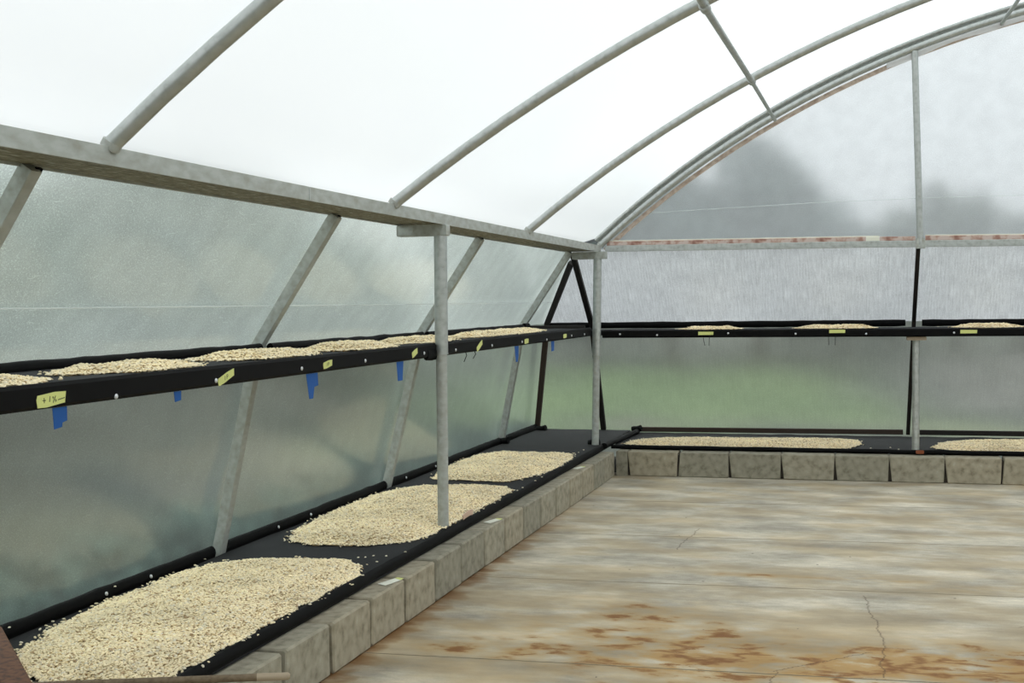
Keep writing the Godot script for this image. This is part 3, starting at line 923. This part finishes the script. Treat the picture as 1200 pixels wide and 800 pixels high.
func build_beans() -> void:
	bean_mesh = make_bean()
	var low := "bean heaps on the low beds"
	var high := "bean heaps on the upper shelves"
	heap([-2.72, -3.62, -2.79, -3.84, -2.86, -4.16, -2.885, -4.46, -2.88, -4.76, -2.86, -5.06, -2.72, -5.27, -2.54, -5.33, -2.32, -5.35, -2.13, -5.20, -2.09, -4.92, -2.09, -4.64, -2.095, -4.40, -2.09, -4.01, -2.09, -3.63, -2.10, -3.42, -2.21, -3.34, -2.36, -3.34, -2.55, -3.44], 0.252, 0.026, 0.16, 0.0085, 101, "largest heap of pale coffee beans, nearest on the low left bed", low)
	heap([-2.77, -5.82, -2.85, -6.19, -2.885, -6.67, -2.88, -7.16, -2.79, -7.62, -2.54, -7.72, -2.30, -7.75, -2.12, -7.63, -2.10, -7.25, -2.095, -6.74, -2.10, -6.35, -2.11, -6.01, -2.18, -5.81, -2.32, -5.71, -2.52, -5.68, -2.67, -5.71], 0.252, 0.026, 0.16, 0.0092, 102, "heap of pale coffee beans around the foot of the middle post", low)
	heap([-2.79, -8.03, -2.86, -8.60, -2.87, -9.17, -2.79, -9.52, -2.52, -9.54, -2.25, -9.55, -2.14, -9.40, -2.10, -8.84, -2.12, -8.41, -2.18, -8.14, -2.27, -7.95, -2.51, -7.97, -2.69, -7.98], 0.252, 0.024, 0.16, 0.0098, 103, "heap of pale coffee beans on the low left bed, nearest the corner post", low)
	heap([-1.93, -10.47, -1.87, -10.82, -1.53, -11.02, -0.81, -11.09, -0.39, -11.12, -0.11, -11.06, -0.05, -10.71, -0.17, -10.42, -0.55, -10.39, -1.08, -10.385, -1.55, -10.39, -1.84, -10.41], 0.230, 0.018, 0.14, 0.0105, 104, "long flat heap of coffee beans on the end bed, between corner and prop", low)
	heap([0.50, -10.61, 0.64, -11.01, 0.92, -11.22, 1.25, -11.24, 1.64, -11.24, 1.55, -10.40, 1.14, -10.39, 0.84, -10.39, 0.60, -10.43], 0.230, 0.018, 0.14, 0.0105, 105, "flat heap of coffee beans on the end bed, beyond the short prop", low)
	var y := 1.203
	heap(oval(-2.34, -2.84, 0.165, 0.36, 1), y, 0.020, 0.09, 0.0088, 111, "heap on the left shelf cut off by the picture's edge", high)
	heap(oval(-2.38, -3.78, 0.170, 0.37, 2), y, 0.022, 0.09, 0.0088, 112, "oval bean heap on the left shelf, above the first blue tape scrap", high)
	heap(oval(-2.39, -4.74, 0.180, 0.43, 3), y, 0.024, 0.09, 0.0088, 113, "bean heap on the left shelf at the foot of the long leaning rib", high)
	heap(oval(-2.38, -5.66, 0.180, 0.42, 4), y, 0.026, 0.09, 0.0092, 114, "bean heap on the left shelf just before the middle post", high)
	heap(oval(-2.38, -6.60, 0.170, 0.46, 5), y, 0.026, 0.09, 0.0095, 115, "bean heap on the left shelf directly behind the middle post", high)
	heap(oval(-2.39, -8.30, 0.170, 1.02, 6), y, 0.024, 0.09, 0.0100, 116, "longest bean heap on the left shelf, between middle post and corner", high)
	heap(oval(-1.24, -10.66, 0.27, 0.20, 7), 1.176, 0.022, 0.10, 0.0105, 117, "small bean heap on the end shelf, nearest the corner post", high)
	heap(oval(-0.23, -10.66, 0.32, 0.21, 8), 1.176, 0.025, 0.10, 0.0105, 118, "small bean heap on the end shelf, middle one of three", high)
	heap(oval(0.92, -10.66, 0.27, 0.21, 9), 1.176, 0.028, 0.10, 0.0105, 119, "small bean heap on the end shelf, beyond the stud", high)
	# single beans that lie apart on the cloth and the edgings
	var bm := StandardMaterial3D.new()
	bm.resource_name = "stray_bean_skin"
	bm.albedo_color = Color(0.89, 0.85, 0.74)
	bm.roughness = 0.6
	var r := RandomNumberGenerator.new()
	r.seed = 9
	var spots := [[-2.011, -4.466], [-2.009, -3.923], [-2.011, -3.968], [-1.991, -4.646], [-2.015, -4.997], [-2.093, -5.271], [-2.099, -5.401], [-2.211, -5.343], [-2.182, -5.355], [-2.158, -5.394], [-2.111, -5.743], [-2.007, -5.513], [-2.043, -7.090], [-2.038, -6.984], [-2.034, -6.769], [-2.018, -6.683], [-2.069, -7.488], [-2.018, -7.479], [-2.046, -7.602], [-2.017, -7.916], [-2.028, -8.090], [-2.045, -8.651], [-2.042, -8.700], [-2.108, -9.466], [-2.106, -9.638], [-2.957, -3.897], [-2.816, -3.917], [-2.856, -4.008], [-2.839, -4.050], [-2.866, -4.291], [-2.962, -4.574], [-2.847, -4.664], [-2.825, -4.753], [-2.838, -5.017], [-2.880, -5.162], [-2.811, -5.099], [-2.767, -5.166]]
	for p in spots:
		# measured on a plane at 0.27; slide each along its sight line onto the cloth or the edging
		var at := Vector3(p[0], 0.27, p[1])
		var eye := Vector3(0, 1.405, 0)
		var want := 0.2535 if p[0] > -2.90 and p[0] * 1.0 < -2.07 else 0.264
		if p[0] < -2.9: want = 0.296
		at = eye + (at - eye) * ((eye.y - want) / (eye.y - 0.27))
		if at.x > -2.115 and want < 0.29:
			at.x = minf(at.x, -2.060)
			at.y = 0.263
		var o := put("stray_bean", bean_mesh, bm)
		o.position = at
		o.rotation = Vector3(r.randf_range(-0.2, 0.2), r.randf() * TAU, 0)
		o.scale = Vector3.ONE * 1.15
		var where := "along the wall edging, behind the biggest heap"
		if p[0] > -2.7: where = "on the front edging beside the biggest heap"
		if p[0] > -2.7 and p[1] < -5.2: where = "on bare cloth between the two nearest heaps"
		if p[0] > -2.7 and p[1] < -5.6: where = "on the front edging near the middle post"
		if p[0] > -2.7 and p[1] < -7.3: where = "on the front edging short of the corner post"
		tag(o, "single stray bean " + where, "bean", "stray beans " + where)
	for p in [[0.03, -10.45], [0.24, -10.40], [-1.75, -10.40], [0.18, -10.52]]:
		var o := put("stray_bean", bean_mesh, bm)
		o.position = Vector3(p[0], 0.232, p[1])
		o.scale = Vector3.ONE * 1.15
		tag(o, "single pale bean lying apart on the cloth of the end bed", "bean", "stray beans on the end bed")
	for p in [[-2.50, -3.20, 1.207, "single pale bean on the left shelf, nearer the picture's edge"], [-2.53, -3.32, 1.207, "single pale bean on the left shelf, nearer the oval heap"], [-1.70, -11.0, 1.180, "single pale bean on the end shelf beside the corner post"], [0.55, -10.7, 1.180, "single pale bean on the end shelf under the stud"]]:
		var o := put("stray_bean", bean_mesh, bm)
		o.position = Vector3(p[0], p[2], p[1])
		o.scale = Vector3.ONE * 1.2
		tag(o, p[3], "bean")

# ------------------------------------------------------------------ small things

func tape_shape(pts: Array, thick: float) -> ArrayMesh:
	# a flat cut piece, drawn in the xy plane and given its thickness along z
	var st := begin()
	var c := PackedVector2Array()
	for p in pts: c.append(Vector2(p[0], p[1]))
	var idx := Geometry2D.triangulate_polygon(c)
	for i in range(0, idx.size(), 3):
		for s in [[thick, 1.0], [0.0, -1.0]]:
			tri(st, Vector3(c[idx[i]].x, c[idx[i]].y, s[0]), Vector3(c[idx[i + 1]].x, c[idx[i + 1]].y, s[0]), Vector3(c[idx[i + 2]].x, c[idx[i + 2]].y, s[0]), Vector3(0, 0, s[1]))
	var mid := Vector2.ZERO
	for q in c: mid += q / c.size()
	for i in c.size():
		var a := c[i]
		var b := c[(i + 1) % c.size()]
		var out := ((a + b) / 2 - mid)
		quad(st, Vector3(a.x, a.y, 0), Vector3(b.x, b.y, 0), Vector3(b.x, b.y, thick), Vector3(a.x, a.y, thick), Vector3(out.x, out.y, 0))
	return done(st)

func strokes(lines: Array, w: float, parent: Node, mat_: Material) -> void:
	var st := begin()
	for l in lines:
		var p := []
		for q in l: p.append(Vector3(q[0], q[1], 0.0016))
		sweep(st, p, box_profile(w, 0.0008, 0.0001), Vector3(0, 0, 1))
	put("writing", done(st), mat_, parent)

func build_tapes() -> void:
	# yellow tape labels on the face of the left shelf: z, y, length, height, tilt
	var where := ["with pen marks, nearest the picture's left edge", "tilted, beside a screw head, below the second oval heap", "small, just past the long leaning rib", "beside the screw head next to the middle post", "tilted, first one past the middle post", "square, third from the corner post", "square, closest to the corner post"]
	var ys := [[-3.02, 1.160, 0.128, 0.036, 0.03], [-4.008, 1.163, 0.120, 0.028, 0.26], [-4.877, 1.165, 0.090, 0.028, 0.1], [-5.933, 1.169, 0.080, 0.030, 0.25], [-7.028, 1.166, 0.115, 0.030, 0.35], [-8.082, 1.159, 0.10, 0.032, 0.0], [-9.189, 1.162, 0.105, 0.030, 0.0]]
	for i in ys.size():
		var q: Array = ys[i]
		var o := base("tape_label", Vector3(-2.1395, q[1], q[0]))
		o.rotation = Vector3(0, PI / 2, 0)
		o.rotate_object_local(Vector3(0, 0, 1), q[4])
		var w: float = q[2] / 2
		var h: float = q[3] / 2
		var piece := put("strip", tape_shape([[-w, -h], [-w * 0.4, -h * 1.1], [w * 0.9, -h * 0.8], [w, h * 0.9], [w * 0.2, h * 1.05], [-w * 0.97, h * 0.85], [-w * 1.05, h * 0.2]], 0.0012), M["yellow_tape"], o)
		if i == 0:
			strokes([[[-0.042, 0.0], [-0.028, 0.0]], [[-0.035, -0.007], [-0.035, 0.007]], [[-0.012, -0.006], [-0.009, 0.009]], [[0.002, 0.004], [0.004, 0.007], [0.007, 0.004], [0.004, 0.002]], [[0.003, -0.010], [0.016, 0.008]], [[0.013, -0.004], [0.016, -0.002], [0.018, -0.006], [0.014, -0.008]], [[0.026, -0.004], [0.056, -0.001]]], 0.0022, piece, M["pen_ink"])
		elif i < 3:
			strokes([[[-0.014, -0.007], [-0.010, 0.007]], [[0.0, -0.008], [0.002, 0.007], [0.010, 0.006], [0.009, 0.0], [0.002, -0.001]]], 0.0022, piece, M["pen_ink"])
		tag(o, "yellow tape on the left shelf, " + where[i], "tape label", "yellow tape labels on the left shelf")
	where = ["under the heap nearest the corner post", "under the middle small heap", "past the stud, under the last small heap"]
	var xs := [-1.238, -0.219, 0.748]
	for i in 3:
		var o := base("tape_label", Vector3(xs[i], [1.148, 1.158, 1.150][i], -10.2765))
		put("strip", tape_shape([[-0.060, -0.013], [0.060, -0.012], [0.062, 0.013], [-0.059, 0.014]], 0.0012), M["yellow_tape"], o)
		tag(o, "yellow tape label on the end shelf's face, " + where[i], "tape label", "yellow tape labels on the end shelf")
	# blue tape scraps hanging from the left shelf
	var blues := [[-3.075, [[-0.032, 0.006], [0.034, 0.006], [0.034, -0.034], [0.012, -0.038], [0.010, -0.050], [-0.026, -0.054]], "square-cut, with a notch, nearest the picture's edge"], [-3.707, [[-0.024, 0.006], [0.022, 0.006], [0.020, -0.024], [-0.018, -0.028]], "shortest one, second from the edge of the picture"], [-4.745, [[-0.050, 0.006], [0.062, 0.006], [0.066, -0.046], [0.028, -0.05], [0.014, -0.096], [-0.022, -0.096]], "widest one, torn into an L, past the leaning rib"], [-5.760, [[-0.045, 0.006], [0.050, 0.006], [0.034, -0.086], [-0.028, -0.086]], "tapering, just before the middle post"], [-7.887, [[-0.050, 0.006], [0.050, 0.006], [0.040, -0.070], [0.022, -0.096], [-0.018, -0.096]], "long one between middle post and corner"], [-8.865, [[-0.050, 0.006], [0.046, 0.006], [0.04, -0.062], [-0.038, -0.066]], "small one closest to the corner post"]]
	for q in blues:
		var o := put("tape_scrap", tape_shape(q[1], 0.0012), M["blue_tape"])
		o.position = Vector3(-2.155, 1.128, q[0])
		o.rotation.y = PI / 2
		tag(o, "blue tape under the left shelf, " + q[2], "tape scrap", "blue tape scraps")
	# pale tape left on the kerb
	for q in [[-2.005, -5.19, "nearest the big heap"], [-2.005, -6.78, "beside the middle post"], [-2.03, -9.10, "close to the corner post"]]:
		var o := base("kerb_label", Vector3(q[0], 0.2016, q[1]))
		o.rotation = Vector3(-PI / 2, 0, 0)
		o.rotate(Vector3.UP, 1.4)
		put("paper", tape_shape([[-0.07, -0.022], [0.05, -0.03], [0.075, 0.012], [-0.055, 0.026]], 0.0012), M["white_tape"], o)
		put("tape_end", tape_shape([[0.045, -0.03], [0.085, -0.022], [0.09, 0.010], [0.07, 0.014]], 0.0014), M["yellow_tape"], o)
		tag(o, "scrap of pale paper label on top of the left kerb, " + q[2], "label", "paper labels on the kerb")
	# tan curl of plastic on the bed edge
	var path := []
	for i in 9:
		var a := PI * (0.05 + 0.85 * i / 8.0)
		path.append(Vector3(-2.066 + 0.010 * sin(a), 0.272 + 0.014 * sin(a), -6.52 + 0.085 * cos(a)))
	tag(put("plastic_curl", bar(path, 0.030, 0.006, Vector3(1, 0, 0), 0.002), M["tan_plastic"]), "curled tan strip on the bed edge beside the middle post", "strip")
	var chip := base("timber_chip", Vector3(0.395, 0.222, -10.318))
	put("offcut", block(Vector3(-0.03, -0.012, -0.008), Vector3(0.03, 0.014, 0.010), 0.005), M["chip"], chip)
	tag(chip, "small orange-brown chip at the foot of the short prop", "chip")
	# board and pole at the near end of the bed
	var board := base("wooden_board")
	put("plank", bar([Vector3(-2.26, 0.282, -3.045), Vector3(-2.88, 0.298, -3.687)], 0.085, 0.055, Vector3.UP, 0.005), M["brown_board"], board)
	tag(board, "reddish-brown board at the near end of the left bed, cut off by the frame", "board")
	var pole := base("wooden_pole")
	put("shaft", tube([Vector3(-2.72, 0.305, -3.06), Vector3(-1.78, 0.283, -3.50)], 0.0115, Vector3.UP, 14), M["grey_wood"], pole)
	put("worn_end", tube([Vector3(-1.784, 0.2831, -3.498), Vector3(-1.70, 0.281, -3.537), Vector3(-1.694, 0.281, -3.540)], 0.0118, Vector3.UP, 14, [1.0, 1.0, 0.6]), M["pale_wood"], pole)
	tag(pole, "grey wooden pole lying across the bed edge and kerb, nearest the camera", "pole")

# ------------------------------------------------------------------ outside

func leaf_cluster() -> ArrayMesh:
	# a spray of seven folded leaves
	var r := RandomNumberGenerator.new()
	r.seed = 3
	var st := begin()
	for i in 7:
		var d := Vector3(r.randf_range(-1, 1), r.randf_range(-0.6, 1), r.randf_range(-1, 1)).normalized()
		var s := d.cross(Vector3(0.2, 1, 0.1)).normalized() * 0.28
		var n := d.cross(s).normalized() * 0.12
		tri(st, Vector3.ZERO, d * 0.55 + s + n, d, n)
		tri(st, Vector3.ZERO, d * 0.55 - s + n, d, n)
	return done(st)

func tree(at: Vector3, h: float, w: float, mat_: String, seed_: int, cluster: Mesh, label: String, group: String) -> void:
	var r := RandomNumberGenerator.new()
	r.seed = seed_
	var o := base("tree", at)
	put("trunk", tube([Vector3(0, -0.3, 0), Vector3(0.1, h * 0.3, 0.05), Vector3(0, h * 0.75, 0.1)], 0.035 * h, Vector3(0, 0.1, 1), 8, [1.0, 0.7, 0.3]), M["bark"], o)
	var mm := MultiMesh.new()
	mm.transform_format = MultiMesh.TRANSFORM_3D
	mm.mesh = cluster
	var places := []
	var lobes := []
	for i in 9:
		lobes.append([Vector3(r.randf_range(-0.7, 0.7) * w * 0.5, h * r.randf_range(0.3, 0.85), r.randf_range(-0.7, 0.7) * w * 0.5), r.randf_range(0.28, 0.45) * w * 0.7])
	lobes.append([Vector3(0, h * 0.55, 0), w * 0.42])
	for l in lobes:
		for k in 90:
			var d := Vector3(r.randfn(), r.randfn(), r.randfn()).normalized() * pow(r.randf(), 0.4)
			var p: Vector3 = l[0] + d * l[1]
			if p.y < 0.1: continue
			places.append(Transform3D(Basis.from_euler(Vector3(r.randf() * TAU, r.randf() * TAU, 0)).scaled(Vector3.ONE * r.randf_range(0.07, 0.13) * w), p))
	mm.instance_count = places.size()
	for i in places.size():
		mm.set_instance_transform(i, places[i])
	var f := MultiMeshInstance3D.new()
	f.name = "foliage"
	f.multimesh = mm
	f.material_override = M[mat_]
	f.set_meta("kind", "stuff")
	o.add_child(f, true)
	tag(o, label, "tree", group)

const PATCHES := [
	[-5.6, -7.4, 1.1, 1.2, Color(0.085, 0.085, 0.06)], [-7.8, -12.5, 1.5, 1.2, Color(0.10, 0.095, 0.085)], [-4.6, -5.2, 0.9, 0.9, Color(0.06, 0.08, 0.05)], [-6.5, -9.6, 1.4, 0.7, Color(0.04, 0.048, 0.06)], [-5.2, -12.5, 1.2, 2.0, Color(0.16, 0.155, 0.12)], [-4.8, -16.0, 1.2, 2.0, Color(0.17, 0.17, 0.14)],
	[-4.0, -23.0, 4.6, 9.0, Color(0.145, 0.215, 0.085)], [-0.6, -17.5, 2.2, 1.6, Color(0.185, 0.235, 0.11)], [-2.9, -18.5, 1.2, 2.2, Color(0.15, 0.115, 0.12)], [4.5, -26.0, 4.2, 7.0, Color(0.15, 0.145, 0.15)], [1.5, -16.0, 2.5, 1.2, Color(0.19, 0.21, 0.13)], [6.0, -18.0, 4.0, 1.2, Color(0.09, 0.11, 0.12)]]

func build_outside() -> void:
	var st := begin(true)
	var n := noise(95, 0.05, 3)
	var g := func(x: float, z: float) -> float:
		var out := maxf(0.0, maxf(maxf(-x - 5.0, x - 11.0), -z - 14.0))
		return -0.08 + n.get_noise_2d(x, z) * 0.6 * minf(1.0, out / 6.0) + out * 0.012
	var c := 1.0
	for i in 116:
		for j in 120:
			var p := []
			for e in [[0, 0], [1, 0], [1, 1], [0, 1]]:
				var x: float = -58.0 + (i + e[0]) * c
				var z: float = -100.0 + (j + e[1]) * c
				p.append(Vector3(x, g.call(x, z), z))
			for t in [[0, 2, 1], [0, 3, 2]]:
				for k in t:
					# what grows or lies there: grass, bare pale earth, dark weeds, brown heath
					var q: Vector3 = p[k]
					var col := Color(0.060, 0.070, 0.055)
					for e in PATCHES:
						var d: float = Vector2((q.x - e[0]) / e[2], (q.z - e[1]) / e[3]).length() + n.get_noise_2d(q.x * 7.0, q.z * 7.0) * 0.5
						col = col.lerp(e[4], clampf((1.15 - d) * 2.5, 0.0, 1.0))
					st.set_color(col)
					st.set_uv(Vector2(q.x, q.z))
					st.add_vertex(q)
	tag(put("ground", done(st), M["meadow"]), "", "", "", "structure")
	var cluster := leaf_cluster()
	# rank weeds along the foot of the side wall
	var r := RandomNumberGenerator.new()
	r.seed = 12
	var mm := MultiMesh.new()
	mm.transform_format = MultiMesh.TRANSFORM_3D
	mm.mesh = cluster
	mm.instance_count = 1500
	for k in 1500:
		var x := -3.25 - absf(r.randfn(0.0, 0.55))
		var z := r.randf_range(-13.0, 0.5)
		mm.set_instance_transform(k, Transform3D(Basis.from_euler(Vector3(r.randf_range(-0.6, 0.6), r.randf() * TAU, 0)).scaled(Vector3.ONE * r.randf_range(0.10, 0.22)), Vector3(x, g.call(x, z) + r.randf_range(0.0, 0.16), z)))
	var weeds := MultiMeshInstance3D.new()
	weeds.name = "weeds"
	weeds.multimesh = mm
	weeds.material_override = M["leaf_dark"]
	add_child(weeds, true)
	tag(weeds, "rank dark weeds along the outer foot of the left wall", "weeds", "", "stuff")
	var i := 0
	for q in [[-9.5, -9.5, 3.0, 3.0, 1, "green tree beyond the left wall, level with the near rib"], [-10.5, -4.5, 3.6, 3.6, 0, "bushy green tree beyond the left wall, closest to the camera"], [-12.0, -14.0, 3.8, 3.6, 1, "green tree beyond the left wall, level with the middle post"], [-14.0, -7.5, 4.2, 4.4, 0, "large dark tree beyond the left wall, behind the nearest ones"], [-13.0, -21.0, 4.6, 4.6, 0, "large dark tree beyond the left wall, level with the corner"], [-8.2, -17.5, 2.6, 2.6, 1, "small shrubby tree beyond the left wall, nearest the corner"], [-16.0, -27.0, 5.5, 5.0, 0, "largest dark tree beyond the left wall, farthest off"], [-18.0, -15.0, 5.0, 5.0, 1, "broad green tree beyond the left wall, second row"]]:
		tree(Vector3(q[0], g.call(q[0], q[1]), q[1]), q[2], q[3], ["leaf_dark", "leaf_mid"][q[4]], 200 + i, cluster, q[5], "trees beyond the left wall")
		i += 1
	for q in [[-2.7, -34.0, 5.3, 3.2, 0, "tallest misty tree beyond the gable film, left of the stud"], [-4.8, -33.0, 4.6, 3.6, 0, "misty tree beyond the gable film, next to the arch"], [-7.0, -33.5, 4.3, 4.2, 0, "misty tree beyond the end wall, hidden by the corner post"], [-9.6, -34.0, 4.0, 4.6, 0, "misty tree beyond the end wall, outermost on the side of the beds"], [-0.8, -36.0, 3.6, 3.0, 0, "low misty tree beyond the gable film, beside the tallest one"], [0.7, -37.0, 3.3, 3.2, 1, "low misty tree straight behind the gable stud"], [2.25, -36.0, 4.4, 2.0, 1, "slender misty tree beyond the gable film, first past the stud"], [4.1, -38.0, 4.5, 1.3, 1, "narrow misty tree beyond the gable film at the picture's edge"], [5.8, -38.0, 3.4, 4.0, 1, "misty tree beyond the end wall, just outside the picture"], [9.5, -36.0, 4.2, 4.6, 0, "misty tree far along the end wall, outside the picture"]]:
		tree(Vector3(q[0], g.call(q[0], q[1]), q[1]), q[2], q[3], ["leaf_dark", "leaf_mid"][q[4]], 300 + i, cluster, q[5], "trees beyond the end wall")
		i += 1

# ------------------------------------------------------------------ scene

func _ready() -> void:
	# camera
	var cam := Camera3D.new()
	cam.name = "camera"
	cam.fov = rad_to_deg(2.0 * atan(400.0 / 1500.0))
	cam.near = 0.05
	cam.far = 400.0
	cam.rotation_order = EULER_ORDER_YXZ
	cam.position = Vector3(0, 1.405, 0)
	cam.rotation = Vector3(deg_to_rad(-1.695), deg_to_rad(15.48), deg_to_rad(-0.70))
	add_child(cam, true)
	cam.current = true
	# overcast sky, no sun
	var sky_mat := ProceduralSkyMaterial.new()
	sky_mat.sky_top_color = Color(1.25, 1.265, 1.27)
	sky_mat.sky_horizon_color = Color(0.787, 0.797, 0.803)
	sky_mat.sky_curve = 0.6        # an overcast sky grows evenly brighter towards the zenith
	sky_mat.ground_horizon_color = Color(0.40, 0.41, 0.39)
	sky_mat.ground_bottom_color = Color(0.30, 0.31, 0.28)
	sky_mat.sky_energy_multiplier = 1.0
	var sky := Sky.new()
	sky.sky_material = sky_mat
	var env := Environment.new()
	env.background_mode = Environment.BG_SKY
	env.sky = sky
	env.ambient_light_source = Environment.AMBIENT_SOURCE_SKY
	env.tonemap_mode = Environment.TONE_MAPPER_LINEAR
	env.tonemap_exposure = 1.42
	env.sdfgi_enabled = true
	env.ssao_enabled = true
	env.ssil_enabled = true
	env.volumetric_fog_enabled = true
	env.volumetric_fog_density = 0.0
	var we := WorldEnvironment.new()
	we.name = "world_environment"
	we.environment = env
	add_child(we, true)

	make_materials()
	mat("tan_plate", Color(0.62, 0.56, 0.48), 0.7)
	mat("chip", Color(0.52, 0.28, 0.16), 0.8)
	mat("pale_wood", Color(0.62, 0.56, 0.47), 0.7)
	mat("brown_timber", Color(0.24, 0.19, 0.155), 0.8)
	var flap := mat("flap", Color(0.86, 0.87, 0.87, 0.7), 0.5)
	flap.transparency = BaseMaterial3D.TRANSPARENCY_ALPHA
	flap.cull_mode = BaseMaterial3D.CULL_DISABLED

	build_floor()
	build_films()
	build_kerbs()
	build_frame()
	build_beds()
	build_beans()
	build_tapes()
	build_outside()

	# mist over the field beyond the end wall
	var fog := FogVolume.new()
	fog.name = "mist"
	fog.shape = RenderingServer.FOG_VOLUME_SHAPE_BOX
	fog.size = Vector3(70, 7, 30)
	fog.position = Vector3(0, 5.2, -34)
	var fm := FogMaterial.new()
	fm.albedo = Color(0.97, 0.98, 0.99)
	fm.density = 0.012
	fog.material = fm
	add_child(fog, true)
	tag(fog, "thin pale mist among the trees beyond the end wall", "mist", "", "stuff")
